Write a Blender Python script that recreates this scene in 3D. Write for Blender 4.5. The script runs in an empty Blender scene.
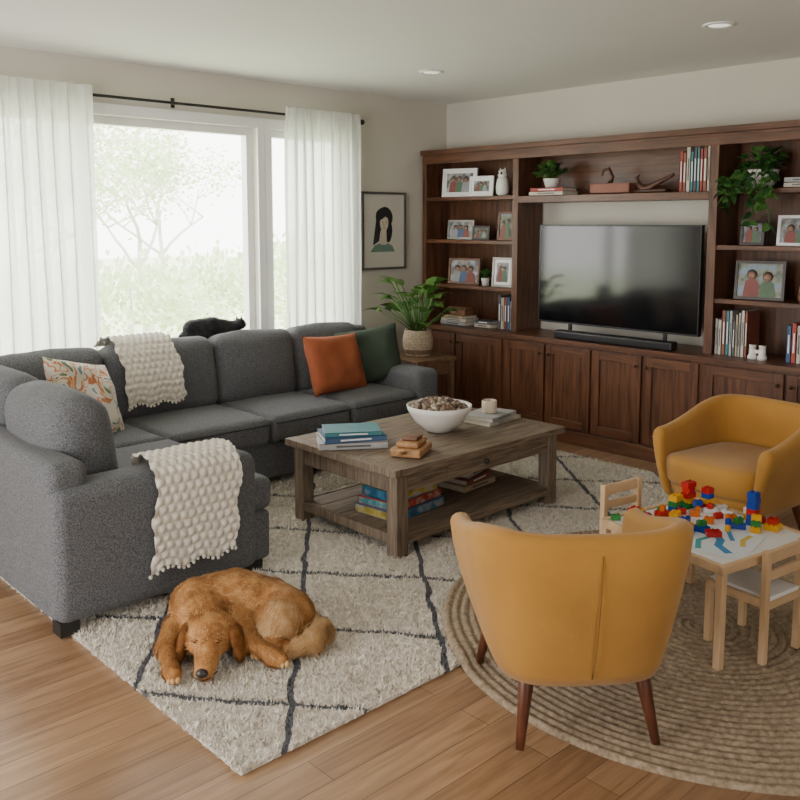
import bpy, bmesh, math, random
import numpy as np
from mathutils import Vector, Matrix, Euler, noise
random.seed(7); np.random.seed(7)
pi=math.pi
COL=bpy.context.scene.collection

# ---------------------------------------------------------------- materials
def nmat(name):
    m=bpy.data.materials.new(name); m.use_nodes=True
    nt=m.node_tree; return m,nt,nt.nodes,nt.links,nt.nodes["Principled BSDF"]
def pm(name,c,rough=.6,var=.12,scale=6,bump=0,bscale=150,metal=0,c2=None,sheen=0,spec=.5,coat=0,detail=3):
    m,nt,N,L,P=nmat(name)
    P.inputs["Roughness"].default_value=rough; P.inputs["Metallic"].default_value=metal
    P.inputs["Specular IOR Level"].default_value=spec
    if sheen: P.inputs["Sheen Weight"].default_value=sheen
    if coat: P.inputs["Coat Weight"].default_value=coat
    tc=N.new("ShaderNodeTexCoord"); nz=N.new("ShaderNodeTexNoise"); nz.inputs["Scale"].default_value=scale; nz.inputs["Detail"].default_value=detail
    L.new(tc.outputs["Object"],nz.inputs["Vector"])
    r=N.new("ShaderNodeValToRGB"); r.color_ramp.elements[0].position=.3; r.color_ramp.elements[1].position=.7
    a=c2 if c2 else tuple(x*(1-var) for x in c); bb=c if c2 else tuple(min(1,x*(1+var)) for x in c)
    r.color_ramp.elements[0].color=(*a,1); r.color_ramp.elements[1].color=(*bb,1)
    L.new(nz.outputs["Fac"],r.inputs[0]); L.new(r.outputs[0],P.inputs["Base Color"])
    if bump:
        n2=N.new("ShaderNodeTexNoise"); n2.inputs["Scale"].default_value=bscale; n2.inputs["Detail"].default_value=2
        L.new(tc.outputs["Object"],n2.inputs["Vector"])
        bp=N.new("ShaderNodeBump"); bp.inputs["Strength"].default_value=bump; bp.inputs["Distance"].default_value=.01
        L.new(n2.outputs["Fac"],bp.inputs["Height"]); L.new(bp.outputs[0],P.inputs["Normal"])
    return m
def wood(name,dark,light,axis='x',rough=.45,scale=3,stretch=12,bump=.15,coat=0):
    m,nt,N,L,P=nmat(name); P.inputs["Roughness"].default_value=rough; P.inputs["Coat Weight"].default_value=coat
    tc=N.new("ShaderNodeTexCoord"); mp=N.new("ShaderNodeMapping")
    s=[stretch]*3; s['xyz'.index(axis)]=1
    mp.inputs["Scale"].default_value=s; L.new(tc.outputs["Object"],mp.inputs[0])
    nz=N.new("ShaderNodeTexNoise"); nz.inputs["Scale"].default_value=scale; nz.inputs["Detail"].default_value=6; nz.inputs["Distortion"].default_value=.6
    L.new(mp.outputs[0],nz.inputs["Vector"])
    r=N.new("ShaderNodeValToRGB"); e=r.color_ramp.elements; e[0].position=.3;e[1].position=.72; e[0].color=(*dark,1); e[1].color=(*light,1)
    L.new(nz.outputs["Fac"],r.inputs[0]); L.new(r.outputs[0],P.inputs["Base Color"])
    bp=N.new("ShaderNodeBump"); bp.inputs["Strength"].default_value=bump; bp.inputs["Distance"].default_value=.004
    L.new(nz.outputs["Fac"],bp.inputs["Height"]); L.new(bp.outputs[0],P.inputs["Normal"])
    return m
def emit(name,c,s):
    m,nt,N,L,P=nmat(name); P.inputs["Emission Color"].default_value=(*c,1); P.inputs["Emission Strength"].default_value=s; P.inputs["Base Color"].default_value=(*c,1)
    return m

M_wall=pm("wall_paint",(.60,.565,.495),.85,.02,2,.03,300)
M_ceil=pm("ceiling_paint",(.78,.765,.74),.9,.01,2)
M_trim=pm("white_trim",(.84,.84,.83),.4,.02,3)
M_wz=wood("walnut_v",(.055,.021,.010),(.170,.069,.032),'z',.36)
M_wy=wood("walnut_h",(.060,.023,.011),(.175,.071,.034),'y',.36)
M_rust=wood("rustic_wood",(.085,.060,.041),(.290,.218,.155),'x',.65,5,16,.6)
M_rusty=wood("rustic_wood_leg",(.085,.060,.041),(.265,.198,.140),'z',.65,5,16,.6)
M_birch=wood("birch",(.52,.34,.18),(.68,.47,.28),'z',.5,3,8,.05)
M_birchx=wood("birch_x",(.52,.34,.18),(.68,.47,.28),'x',.5,3,8,.05)
M_side=wood("side_table_wood",(.12,.065,.035),(.24,.14,.08),'z',.5)
M_legw=wood("chair_leg_wood",(.065,.020,.010),(.15,.050,.024),'z',.35)
M_black=pm("black_plastic",(.010,.010,.011),.35,.1)
M_iron=pm("black_iron",(.012,.012,.012),.45,.1)
M_white=pm("white_laminate",(.82,.82,.82),.35,.01)
M_ceram=pm("white_ceramic",(.80,.78,.74),.3,.03,8)
M_bronze=pm("bronze_knob",(.08,.05,.03),.35,.1,metal=.9)

def floor_mat():
    m,nt,N,L,P=nmat("oak_floor"); P.inputs["Roughness"].default_value=.30
    tc=N.new("ShaderNodeTexCoord")
    br=N.new("ShaderNodeTexBrick"); br.inputs["Scale"].default_value=1; br.inputs["Brick Width"].default_value=1.5; br.inputs["Row Height"].default_value=.125
    br.inputs["Mortar Size"].default_value=.0014; br.inputs["Bias"].default_value=0; br.offset=.37
    br.inputs["Color1"].default_value=(.42,.262,.148,1); br.inputs["Color2"].default_value=(.275,.158,.083,1); br.inputs["Mortar"].default_value=(.12,.065,.032,1)
    L.new(tc.outputs["Object"],br.inputs["Vector"])
    mp=N.new("ShaderNodeMapping"); mp.inputs["Scale"].default_value=(1.2,16,1); L.new(tc.outputs["Object"],mp.inputs[0])
    nz=N.new("ShaderNodeTexNoise"); nz.inputs["Scale"].default_value=2.2; nz.inputs["Detail"].default_value=7; nz.inputs["Distortion"].default_value=.8; L.new(mp.outputs[0],nz.inputs["Vector"])
    r=N.new("ShaderNodeValToRGB"); r.color_ramp.elements[0].position=.3; r.color_ramp.elements[1].position=.7
    r.color_ramp.elements[0].color=(.64,.59,.54,1); r.color_ramp.elements[1].color=(1.08,1.06,1.04,1)
    L.new(nz.outputs["Fac"],r.inputs[0])
    mx=N.new("ShaderNodeMix"); mx.data_type='RGBA'; mx.blend_type='MULTIPLY'; mx.inputs["Factor"].default_value=1
    L.new(br.outputs["Color"],mx.inputs["A"]); L.new(r.outputs[0],mx.inputs["B"]); L.new(mx.outputs["Result"],P.inputs["Base Color"])
    bp=N.new("ShaderNodeBump"); bp.inputs["Strength"].default_value=.25; bp.inputs["Distance"].default_value=.002; bp.invert=True
    L.new(br.outputs["Fac"],bp.inputs["Height"]); L.new(bp.outputs[0],P.inputs["Normal"])
    return m
M_floor=floor_mat()

def weave_mat(name,c1,c2,bump=.6):
    m,nt,N,L,P=nmat(name); P.inputs["Roughness"].default_value=.92; P.inputs["Sheen Weight"].default_value=.08; P.inputs["Specular IOR Level"].default_value=.25
    tc=N.new("ShaderNodeTexCoord")
    v=N.new("ShaderNodeTexVoronoi"); v.inputs["Scale"].default_value=300; L.new(tc.outputs["Object"],v.inputs["Vector"])
    n=N.new("ShaderNodeTexNoise"); n.inputs["Scale"].default_value=160; n.inputs["Detail"].default_value=3; L.new(tc.outputs["Object"],n.inputs["Vector"])
    a=N.new("ShaderNodeMath"); a.operation='MULTIPLY_ADD'; L.new(v.outputs["Distance"],a.inputs[0]); a.inputs[1].default_value=.35; L.new(n.outputs["Fac"],a.inputs[2])
    r=N.new("ShaderNodeValToRGB"); r.color_ramp.elements[0].position=.43; r.color_ramp.elements[1].position=.88
    r.color_ramp.elements[0].color=(*c1,1); r.color_ramp.elements[1].color=(*c2,1); L.new(a.outputs[0],r.inputs[0]); L.new(r.outputs[0],P.inputs["Base Color"])
    bp=N.new("ShaderNodeBump"); bp.inputs["Strength"].default_value=bump; bp.inputs["Distance"].default_value=.002
    L.new(a.outputs[0],bp.inputs["Height"]); L.new(bp.outputs[0],P.inputs["Normal"])
    return m
M_sofa=weave_mat("grey_tweed",(.045,.047,.052),(.165,.168,.178))
M_velvet=pm("mustard_velvet",(.455,.225,.040),.78,.0,3,.15,250,c2=(.350,.165,.026),sheen=.2,spec=.25)
M_velvseam=pm("mustard_seam",(.20,.09,.012),.8,.1)
M_knit=pm("cream_knit",(.72,.67,.58),.95,.06,30,.4,250,sheen=.2)
M_rust_p=pm("rust_linen",(.33,.085,.030),.85,.12,8,.4,350)
M_green_p=pm("green_linen",(.040,.060,.040),.85,.12,8,.4,350)

def flower_mat():
    m,nt,N,L,P=nmat("floral_print"); P.inputs["Roughness"].default_value=.9
    tc=N.new("ShaderNodeTexCoord"); n=N.new("ShaderNodeTexNoise"); n.inputs["Scale"].default_value=9; n.inputs["Detail"].default_value=1.5; n.inputs["Distortion"].default_value=1.2
    L.new(tc.outputs["Object"],n.inputs["Vector"])
    r=N.new("ShaderNodeValToRGB"); cr=r.color_ramp; cr.interpolation='CONSTANT'
    base=(.66,.61,.52,1)
    cr.elements[0].position=0; cr.elements[0].color=(.16,.24,.28,1); cr.elements[1].position=.36; cr.elements[1].color=base
    for p,c in[(.53,(.52,.17,.07,1)),(.56,(.62,.36,.16,1)),(.58,base),(.66,(.16,.22,.13,1))]:
        e=cr.elements.new(p); e.color=c
    L.new(n.outputs["Fac"],r.inputs[0]); L.new(r.outputs[0],P.inputs["Base Color"]); return m
M_flower=flower_mat()

def sheer_mat():
    m=bpy.data.materials.new("sheer_voile"); m.use_nodes=True; N=m.node_tree.nodes; L=m.node_tree.links
    for n in list(N):
        if n.type!='OUTPUT_MATERIAL': N.remove(n)
    out=[n for n in N if n.type=='OUTPUT_MATERIAL'][0]
    tr=N.new("ShaderNodeBsdfTransparent"); tl=N.new("ShaderNodeBsdfTranslucent"); df=N.new("ShaderNodeBsdfDiffuse")
    tl.inputs[0].default_value=(.90,.90,.89,1); df.inputs[0].default_value=(.88,.88,.87,1)
    a=N.new("ShaderNodeMixShader"); a.inputs[0].default_value=.40; L.new(tl.outputs[0],a.inputs[1]); L.new(df.outputs[0],a.inputs[2])
    b=N.new("ShaderNodeMixShader"); L.new(tr.outputs[0],b.inputs[1]); L.new(a.outputs[0],b.inputs[2])
    tc=N.new("ShaderNodeTexCoord"); mp=N.new("ShaderNodeMapping"); mp.inputs["Scale"].default_value=(30,30,1.5); L.new(tc.outputs["Object"],mp.inputs[0])
    nz=N.new("ShaderNodeTexNoise"); L.new(mp.outputs[0],nz.inputs["Vector"])
    r=N.new("ShaderNodeMapRange"); r.inputs[3].default_value=.76; r.inputs[4].default_value=.96; L.new(nz.outputs["Fac"],r.inputs[0]); L.new(r.outputs[0],b.inputs[0])
    L.new(b.outputs[0],out.inputs[0]); return m
M_sheer=sheer_mat()

def rug_mat():
    m,nt,N,L,P=nmat("shag_rug_wool"); P.inputs["Roughness"].default_value=.95; P.inputs["Sheen Weight"].default_value=.2
    g=N.new("ShaderNodeNewGeometry"); sp=N.new("ShaderNodeSeparateXYZ")
    nz=N.new("ShaderNodeTexNoise"); nz.inputs["Scale"].default_value=5; nz.inputs["Detail"].default_value=2; L.new(g.outputs["Position"],nz.inputs["Vector"])
    sub=N.new("ShaderNodeVectorMath"); sub.operation='MULTIPLY_ADD'; sub.inputs[1].default_value=(.07,.07,0)
    L.new(nz.outputs["Color"],sub.inputs[0]); L.new(g.outputs["Position"],sub.inputs[2]); L.new(sub.outputs[0],sp.inputs[0])
    def mth(op,a,b=None):
        n=N.new("ShaderNodeMath"); n.operation=op
        for i,x in enumerate((a,b)):
            if x is None: continue
            if isinstance(x,(int,float)): n.inputs[i].default_value=x
            else: L.new(x,n.inputs[i])
        return n.outputs[0]
    xs=mth('MULTIPLY',mth('SUBTRACT',sp.outputs[0],1.70),1/.72); ys=mth('MULTIPLY',mth('SUBTRACT',sp.outputs[1],2.35),1/.88)
    a=mth('PINGPONG',mth('ADD',xs,ys),.5); b=mth('PINGPONG',mth('SUBTRACT',xs,ys),.5)
    mn=mth('MINIMUM',a,b); line=mth('LESS_THAN',mn,.021)
    n2=N.new("ShaderNodeTexNoise"); n2.inputs["Scale"].default_value=40; L.new(g.outputs["Position"],n2.inputs["Vector"])
    r=N.new("ShaderNodeValToRGB"); r.color_ramp.elements[0].position=.3; r.color_ramp.elements[1].position=.7
    r.color_ramp.elements[0].color=(.55,.50,.42,1); r.color_ramp.elements[1].color=(.81,.77,.69,1); L.new(n2.outputs["Fac"],r.inputs[0])
    mx=N.new("ShaderNodeMix"); mx.data_type='RGBA'; L.new(line,mx.inputs["Factor"]); L.new(r.outputs[0],mx.inputs["A"]); mx.inputs["B"].default_value=(.10,.105,.12,1)
    L.new(mx.outputs["Result"],P.inputs["Base Color"]); return m
M_rug=rug_mat()
M_jute=pm("jute_braid",(.46,.355,.245),.95,.0,55,.6,400,c2=(.225,.165,.105))

# ---------------------------------------------------------------- mesh builder
class B:
    def __init__(s): s.v=[];s.f=[];s.m=[];s.s=[];s.mats=[]
    def mi(s,m):
        if m not in s.mats: s.mats.append(m)
        return s.mats.index(m)
    def add(s,vs,fs,mat,smooth=False,M=None):
        o=len(s.v)
        if M is not None: vs=[tuple(M@Vector(v)) for v in vs]
        s.v.extend([tuple(v) for v in vs]); k=s.mi(mat)
        for f in fs: s.f.append(tuple(i+o for i in f)); s.m.append(k); s.s.append(smooth)
    def box(s,x0,x1,y0,y1,z0,z1,mat,M=None):
        vs=[(x,y,z) for x in(x0,x1) for y in(y0,y1) for z in(z0,z1)]
        s.add(vs,[(0,1,3,2),(4,6,7,5),(0,4,5,1),(2,3,7,6),(0,2,6,4),(1,5,7,3)],mat,False,M)
    def tube(s,pts,rad,mat,seg=10,M=None,smooth=True,flat=1):
        pts=[Vector(p) for p in pts]; n=len(pts)
        if not hasattr(rad,'__len__'): rad=[rad]*n
        vs=[];fs=[]; prev=None
        for i,p in enumerate(pts):
            t=(pts[min(i+1,n-1)]-pts[max(i-1,0)]).normalized()
            if prev is None:
                a=Vector((0,0,1)) if abs(t.z)<.9 else Vector((1,0,0)); u=t.cross(a).normalized()
            else: u=(prev-t*prev.dot(t)).normalized()
            prev=u; w=t.cross(u)
            for k in range(seg):
                an=2*pi*k/seg; vs.append(p+(u*math.cos(an)+w*math.sin(an)*flat)*rad[i])
        for i in range(n-1):
            for k in range(seg):
                k2=(k+1)%seg; fs.append((i*seg+k,i*seg+k2,(i+1)*seg+k2,(i+1)*seg+k))
        fs.append(tuple(range(seg-1,-1,-1))); fs.append(tuple((n-1)*seg+k for k in range(seg)))
        s.add(vs,fs,mat,smooth,M)
    def lathe(s,prof,mat,loc=(0,0,0),seg=28,M=None,smooth=True):
        vs=[];fs=[];n=len(prof)
        for r,z in prof:
            for k in range(seg):
                a=2*pi*k/seg; vs.append((loc[0]+r*math.cos(a),loc[1]+r*math.sin(a),loc[2]+z))
        for i in range(n-1):
            for k in range(seg):
                k2=(k+1)%seg; fs.append((i*seg+k,i*seg+k2,(i+1)*seg+k2,(i+1)*seg+k))
        fs.append(tuple(range(seg-1,-1,-1))); fs.append(tuple((n-1)*seg+k for k in range(seg)))
        s.add(vs,fs,mat,smooth,M)
    def ell(s,c,r,mat,rot=(0,0,0),seg=14,rings=9,M=None):
        if not hasattr(r,'__len__'): r=(r,r,r)
        T=Matrix.Translation(c)@Euler(rot).to_matrix().to_4x4()
        if M is not None: T=M@T
        vs=[(0,0,-r[2])]
        for i in range(1,rings):
            ph=-pi/2+pi*i/rings
            for k in range(seg):
                a=2*pi*k/seg; vs.append((r[0]*math.cos(ph)*math.cos(a),r[1]*math.cos(ph)*math.sin(a),r[2]*math.sin(ph)))
        vs.append((0,0,r[2])); fs=[]
        for k in range(seg): fs.append((0,1+(k+1)%seg,1+k))
        for i in range(rings-2):
            for k in range(seg):
                k2=(k+1)%seg; o=1+i*seg; fs.append((o+k,o+k2,o+seg+k2,o+seg+k))
        o=1+(rings-2)*seg; top=len(vs)-1
        for k in range(seg): fs.append((o+k,o+(k+1)%seg,top))
        s.add(vs,fs,mat,True,T)
    def soft(s,c,size,r,mat,puff=(0,0,0),rot=(0,0,0),ni=6,wr=0,M=None):
        H=[x/2 for x in size]; ax=[]
        for h in H:
            rr=min(r,h*.98); inn=h-rr
            z=[rr*math.tan(pi/4*k/3) for k in(1,2,3)]
            ax.append([-inn-q for q in z[::-1]]+[(-inn+2*inn*i/(ni-1)) for i in range(ni)]+[inn+q for q in z])
        n=len(ax[0]); idx={}; vs=[]; off=random.random()*50
        def g(i,j,k):
            key=(i,j,k)
            if key in idx: return idx[key]
            P=[ax[0][i],ax[1][j],ax[2][k]]
            I=[max(-(h-min(r,h*.98)),min(h-min(r,h*.98),p)) for p,h in zip(P,H)]
            d=Vector([a-b for a,b in zip(P,I)])
            rr=[min(r,h*.98) for h in H]
            if d.length>1e-9:
                d.normalize(); P=[a+b*q for a,b,q in zip(I,d,rr)]
            q=[max(-1,min(1,p/h)) for p,h in zip(P,H)]
            fx=(1-q[1]**2)*(1-q[2]**2);fy=(1-q[0]**2)*(1-q[2]**2);fz=(1-q[0]**2)*(1-q[1]**2)
            P=[P[0]+q[0]*puff[0]*fx,P[1]+q[1]*puff[1]*fy,P[2]+q[2]*puff[2]*fz]
            if wr:
                nv=noise.noise_vector(Vector(P)*7+Vector((off,off,off))); P=[a+b*wr for a,b in zip(P,nv)]
            idx[key]=len(vs); vs.append(tuple(P)); return idx[key]
        fs=[]
        for a in range(n-1):
            for b_ in range(n-1):
                fs.append((g(a,b_,0),g(a,b_+1,0),g(a+1,b_+1,0),g(a+1,b_,0))); fs.append((g(a,b_,n-1),g(a+1,b_,n-1),g(a+1,b_+1,n-1),g(a,b_+1,n-1)))
                fs.append((g(a,0,b_),g(a+1,0,b_),g(a+1,0,b_+1),g(a,0,b_+1))); fs.append((g(a,n-1,b_),g(a,n-1,b_+1),g(a+1,n-1,b_+1),g(a+1,n-1,b_)))
                fs.append((g(0,a,b_),g(0,a,b_+1),g(0,a+1,b_+1),g(0,a+1,b_))); fs.append((g(n-1,a,b_),g(n-1,a+1,b_),g(n-1,a+1,b_+1),g(n-1,a,b_+1)))
        T=Matrix.Translation(c)@Euler(rot).to_matrix().to_4x4()
        if M is not None: T=M@T
        s.add(vs,fs,mat,True,T)
    def pillow(s,w,h,t,mat,M,n=22):
        vs=[];fs=[]
        for side in(1,-1):
            for i in range(n+1):
                for j in range(n+1):
                    x=-1+2*i/n;y=-1+2*j/n
                    e=(max(0,1-abs(x)**3.0)**.55)*(max(0,1-abs(y)**3.0)**.55)
                    X=x*(w/2)*(1-.07*(1-y*y)*abs(x)**3); Y=y*(h/2)*(1-.07*(1-x*x)*abs(y)**3)
                    wv=noise.noise(Vector((x*2,y*2,side*3+w*9)))*.022
                    vs.append((X,side*(e*t/2+ (wv*e)),Y))
        o=(n+1)**2
        for i in range(n):
            for j in range(n):
                a=i*(n+1)+j; fs.append((a,a+1,a+n+2,a+n+1)); fs.append((o+a,o+a+n+1,o+a+n+2,o+a+1))
        s.add(vs,fs,mat,True,M)
    def leaf(s,base,d,L,w,droop,mat,roll=0,n=6,fold=.25):
        d=Vector(d).normalized(); up=Vector((0,0,1)); side=d.cross(up)
        if side.length<.05: side=Vector((1,0,0))
        side.normalize(); side=(Matrix.Rotation(roll,3,d)@side); nn=side.cross(d).normalized()
        vs=[];fs=[]
        for i in range(n+1):
            t=i/n; p=Vector(base)+d*L*t-Vector((0,0,1))*droop*t*t
            ww=w/2*math.sin(pi*min(1,(.03+.97*t))**.75) if i<n else 0.0005
            vs+= [p-side*ww+nn*ww*fold, p, p+side*ww+nn*ww*fold]
        for i in range(n):
            a=i*3; fs+= [(a,a+1,a+4,a+3),(a+1,a+2,a+5,a+4)]
        s.add(vs,fs,mat,True)
    def obj(s,name,bevel=0,recalc=True,merge=False,M=None,subsurf=0):
        V=np.array([list(v) for v in s.v],dtype=float)
        if M is not None:
            A=np.array(M); V=V@A[:3,:3].T+A[:3,3]
        mn=V.min(0);mx=V.max(0); o=np.array([(mn[0]+mx[0])/2,(mn[1]+mx[1])/2,mn[2]])
        V=V-o
        me=bpy.data.meshes.new(name); me.from_pydata(V.tolist(),[],s.f)
        for m in s.mats: me.materials.append(m)
        me.polygons.foreach_set("material_index",s.m); me.polygons.foreach_set("use_smooth",s.s); me.update()
        if recalc or merge:
            bm=bmesh.new(); bm.from_mesh(me)
            if merge: bmesh.ops.remove_doubles(bm,verts=bm.verts,dist=.0005)
            bmesh.ops.recalc_face_normals(bm,faces=bm.faces); bm.to_mesh(me); bm.free()
        ob=bpy.data.objects.new(name,me); ob.location=o; COL.objects.link(ob)
        if bevel:
            md=ob.modifiers.new("bevel","BEVEL"); md.width=bevel; md.segments=2; md.limit_method='ANGLE'; md.angle_limit=.7
        return ob
def TM(loc,rz=0,rx=0,ry=0): return Matrix.Translation(loc)@Euler((rx,ry,rz)).to_matrix().to_4x4()

# ---------------------------------------------------------------- room shell
XW,YW,H=5.77,5.53,2.69; X0,Y0=-1.6,-2.2
b=B(); b.box(X0-.1,XW+.1,Y0-.1,YW+.1,-.1,0,M_floor); b.obj("floor")
b=B(); b.box(X0-.1,XW+.1,Y0-.1,YW+.1,H,H+.1,M_ceil); b.obj("ceiling")
def wall_x(name,y0,y1,xa,xb,openings,mat=M_wall):
    b=B(); cur=xa
    for (o0,o1,z0,z1) in openings:
        b.box(cur,o0,y0,y1,0,H,mat); b.box(o0,o1,y0,y1,0,z0,mat); b.box(o0,o1,y0,y1,z1,H,mat); cur=o1
    b.box(cur,xb,y0,y1,0,H,mat); return b.obj(name)
def wall_y(name,x0,x1,ya,yb,openings,mat=M_wall):
    b=B(); cur=ya
    for (o0,o1,z0,z1) in openings:
        b.box(x0,x1,cur,o0,0,H,mat); b.box(x0,x1,o0,o1,0,z0,mat); b.box(x0,x1,o0,o1,z1,H,mat); cur=o1
    b.box(x0,x1,cur,yb,0,H,mat); return b.obj(name)
wall_x("wall_back",YW,YW+.16,X0,XW+.1,[(1.15,3.74,.62,2.34),(3.86,4.60,.62,2.34)])
wall_y("wall_right",XW,XW+.1,Y0,YW,[])
wall_y("wall_left",X0-.1,X0,Y0,YW,[(1.5,4.4,.1,2.25)])
wall_x("wall_front",Y0-.1,Y0,X0,XW,[(-.5,1.0,.7,2.15)])  # unseen opening behind the camera, added and sized for fill light
def window_x(name,x0,x1,z0,z1,y,mull,cl,cr):
    b=B(); t=.055
    for a in [(x0,x0+t,z0+t,z1-t),(x1-t,x1,z0+t,z1-t),(x0,x1,z0,z0+t),(x0,x1,z1-t,z1)]: b.box(a[0],a[1],y+.05,y+.12,a[2],a[3],M_trim)
    for m in mull: b.box(m-.035,m+.035,y+.05,y+.12,z0+t,z1-t,M_trim)
    b.box(x0-cl,x0,y-.02,y-.001,z0-.07,z1+.07,M_trim); b.box(x1,x1+cr,y-.02,y-.001,z0-.07,z1+.07,M_trim)
    b.box(x0,x1,y-.02,y-.001,z1,z1+.07,M_trim); b.box(x0,x1,y-.05,y-.001,z0-.04,z0,M_trim)
    return b.obj(name)
window_x("window_1",1.15,3.74,.62,2.34,YW,[2.44],.07,.058)
window_x("window_2",3.86,4.60,.62,2.34,YW,[],.058,.07)
b=B(); b.box(X0,XW-.47,YW-.018,YW-.001,0,.11,M_trim); b.obj("baseboard_back",bevel=.004)
b=B(); b.box(XW-.018,XW-.001,Y0,1.6,0,.11,M_trim); b.obj("baseboard_right",bevel=.004)
GLOW=emit("downlight_glow",(1,.93,.82),1.0)
for (x,y) in [(4.45,4.42),(4.52,2.34),(1.6,1.6)]:
    b=B(); b.lathe([(.085,0),(.085,-.006),(.06,-.008),(.055,.0)],M_trim,(x,y,H)); b.lathe([(.054,-.001),(.054,-.004)],GLOW,(x,y,H)); b.obj("recessed_ceiling_light")

def curtain(name,x0,x1,z0,z1,y,folds,seed):
    b=B(); nx=folds*14; nz=30; vs=[];fs=[]
    for j in range(nz+1):
        t=j/nz; z=z0+(z1-z0)*t
        for i in range(nx+1):
            s=i/nx; ph=s*folds*2*pi+noise.noise(Vector((s*4,seed,t*1.2)))*2.2
            amp=.036+.020*noise.noise(Vector((s*9,seed+5,t*2)))
            sn=math.sin(ph); sn=math.copysign(abs(sn)**.8,sn)
            vs.append((x0+(x1-x0)*s+.018*math.sin(2*ph+1),y+amp*sn*(1 if t<.96 else .6),z))
    for j in range(nz):
        for i in range(nx): a=j*(nx+1)+i; fs.append((a,a+1,a+nx+2,a+nx+1))
    b.add(vs,fs,M_sheer,True); return b.obj(name,recalc=False)
curtain("sheer_curtain",.90,2.43,.02,2.50,5.412,15,1.3)
curtain("sheer_curtain",3.92,4.64,.02,2.50,5.412,8,4.7)
b=B(); b.tube([(.8,5.468,2.45),(4.71,5.468,2.45)],.010,M_iron); b.ell((4.72,5.468,2.45),.022,M_iron)
b.ell((.79,5.468,2.45),.022,M_iron)
for x in(.85,3.06,4.69): b.tube([(x,5.468,2.45),(x,5.52,2.45)],.008,M_iron); b.box(x-.012,x+.012,5.515,5.528,2.425,2.49,M_iron)
b.obj("curtain_rod")

# ---------------------------------------------------------------- outside
M_lawn=pm("lawn_pale",(.66,.74,.50),.9,.08,1)  # garden colours are paled so the overexposed wash sits in the material
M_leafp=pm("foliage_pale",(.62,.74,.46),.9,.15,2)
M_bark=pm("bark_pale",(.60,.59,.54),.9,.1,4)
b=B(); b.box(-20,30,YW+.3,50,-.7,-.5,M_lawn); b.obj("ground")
def tree(x,y,hh,seed):
    random.seed(seed); b=B()
    def br(p,d,L,r,dep):
        pts=[p];q=Vector(p);dd=Vector(d)
        for i in range(4):
            dd=(dd+Vector((random.uniform(-.2,.2),random.uniform(-.2,.2),random.uniform(-.05,.15)))).normalized(); q=q+dd*L/4; pts.append(q.copy())
        b.tube(pts,[r*(1-.12*i) for i in range(5)],M_bark,5)
        if dep==0:
            for k in range(22):
                c=pts[random.randint(1,4)]+Vector((random.gauss(0,.22),random.gauss(0,.22),random.gauss(0,.18)))
                b.leaf(c,(random.uniform(-1,1),random.uniform(-1,1),random.uniform(-.6,.6)),.09,.06,.01,M_leafp,random.uniform(0,3),n=2)
            return
        for k in range(3):
            a=random.uniform(0,2*pi); br(pts[random.choice([3,4])],(math.cos(a)*.8,math.sin(a)*.8,random.uniform(.25,.9)),L*.68,r*.5,dep-1)
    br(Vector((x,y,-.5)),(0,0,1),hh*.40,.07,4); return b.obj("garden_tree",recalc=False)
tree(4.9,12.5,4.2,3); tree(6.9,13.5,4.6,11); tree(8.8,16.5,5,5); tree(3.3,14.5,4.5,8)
def shrub(x,y,r,seed):
    random.seed(seed); b=B(); b.tube([(x,y,-.5),(x,y,r*.8)],[.05,.02],M_bark,6)
    for k in range(1500):
        v=Vector((random.gauss(0,1),random.gauss(0,1),random.gauss(0,1))).normalized()*r*random.uniform(.5,1.08)
        b.leaf(Vector((x,y,r*.55-.4))+Vector((v.x,v.y,abs(v.z)*.9)),v+Vector((0,0,.3)),.11,.07,.02,M_leafp,random.uniform(0,3),n=2)
    b.obj("garden_shrub",recalc=False)
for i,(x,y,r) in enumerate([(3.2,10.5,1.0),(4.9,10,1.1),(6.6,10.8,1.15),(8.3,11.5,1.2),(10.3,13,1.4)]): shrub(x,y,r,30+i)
random.seed(21)

# ---------------------------------------------------------------- shelving unit
b=B(); XF,XB,XC=5.44,5.755,5.32; YL,YR=5.50,1.68
for a0,a1 in[(5.455,5.50),(4.435,4.49),(2.78,2.84),(1.68,1.73)]: b.box(XF,XB,a0,a1,.78,2.19,M_wz)
b.box(XF-.004,XB,YR,YL,2.19,2.22,M_wy); b.box(XF-.03,XB,YR-.02,YL,2.22,2.26,M_wy); b.box(XF-.006,XF+.02,YR,YL,2.145,2.20,M_wy)
b.box(XB-.015,XB,4.49,5.455,.78,2.19,M_wz); b.box(XB-.015,XB,1.73,2.78,.78,2.19,M_wz); b.box(XB-.015,XB,2.84,4.435,1.83,2.19,M_wy)
for z in(1.86,1.50,1.12): b.box(XF+.01,XB-.015,4.49,5.455,z-.03,z,M_wy)
for z in(1.86,1.50,1.15): b.box(XF+.01,XB-.015,1.73,2.78,z-.03,z,M_wy)
b.box(XF-.002,XB-.015,2.84,4.435,1.80,1.85,M_wy)
b.box(XC-.025,XB,YR-.02,YL,.745,.78,M_wy)
b.box(XC+.022,XB,YR,YL,.0,.745,M_wz); b.box(XC,XC+.03,YR,YL,.0,.10,M_wy)
def door(y0,y1,knob):
    y0+=.006;y1-=.006; z0,z1=.115,.725; s=.062
    b.box(XC,XC+.021,y0,y0+s,z0,z1,M_wz); b.box(XC,XC+.021,y1-s,y1,z0,z1,M_wz)
    b.box(XC,XC+.021,y0+s,y1-s,z0,z0+s,M_wy); b.box(XC,XC+.021,y0+s,y1-s,z1-s,z1,M_wy)
    b.box(XC+.012,XC+.021,y0+s,y1-s,z0+s,z1-s,M_wz)
    ky=y0+.03 if knob<0 else y1-.03
    b.tube([(XC,ky,.655),(XC-.018,ky,.655)],[.005,.006],M_bronze,8); b.ell((XC-.022,ky,.655),(.008,.012,.012),M_bronze)
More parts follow.
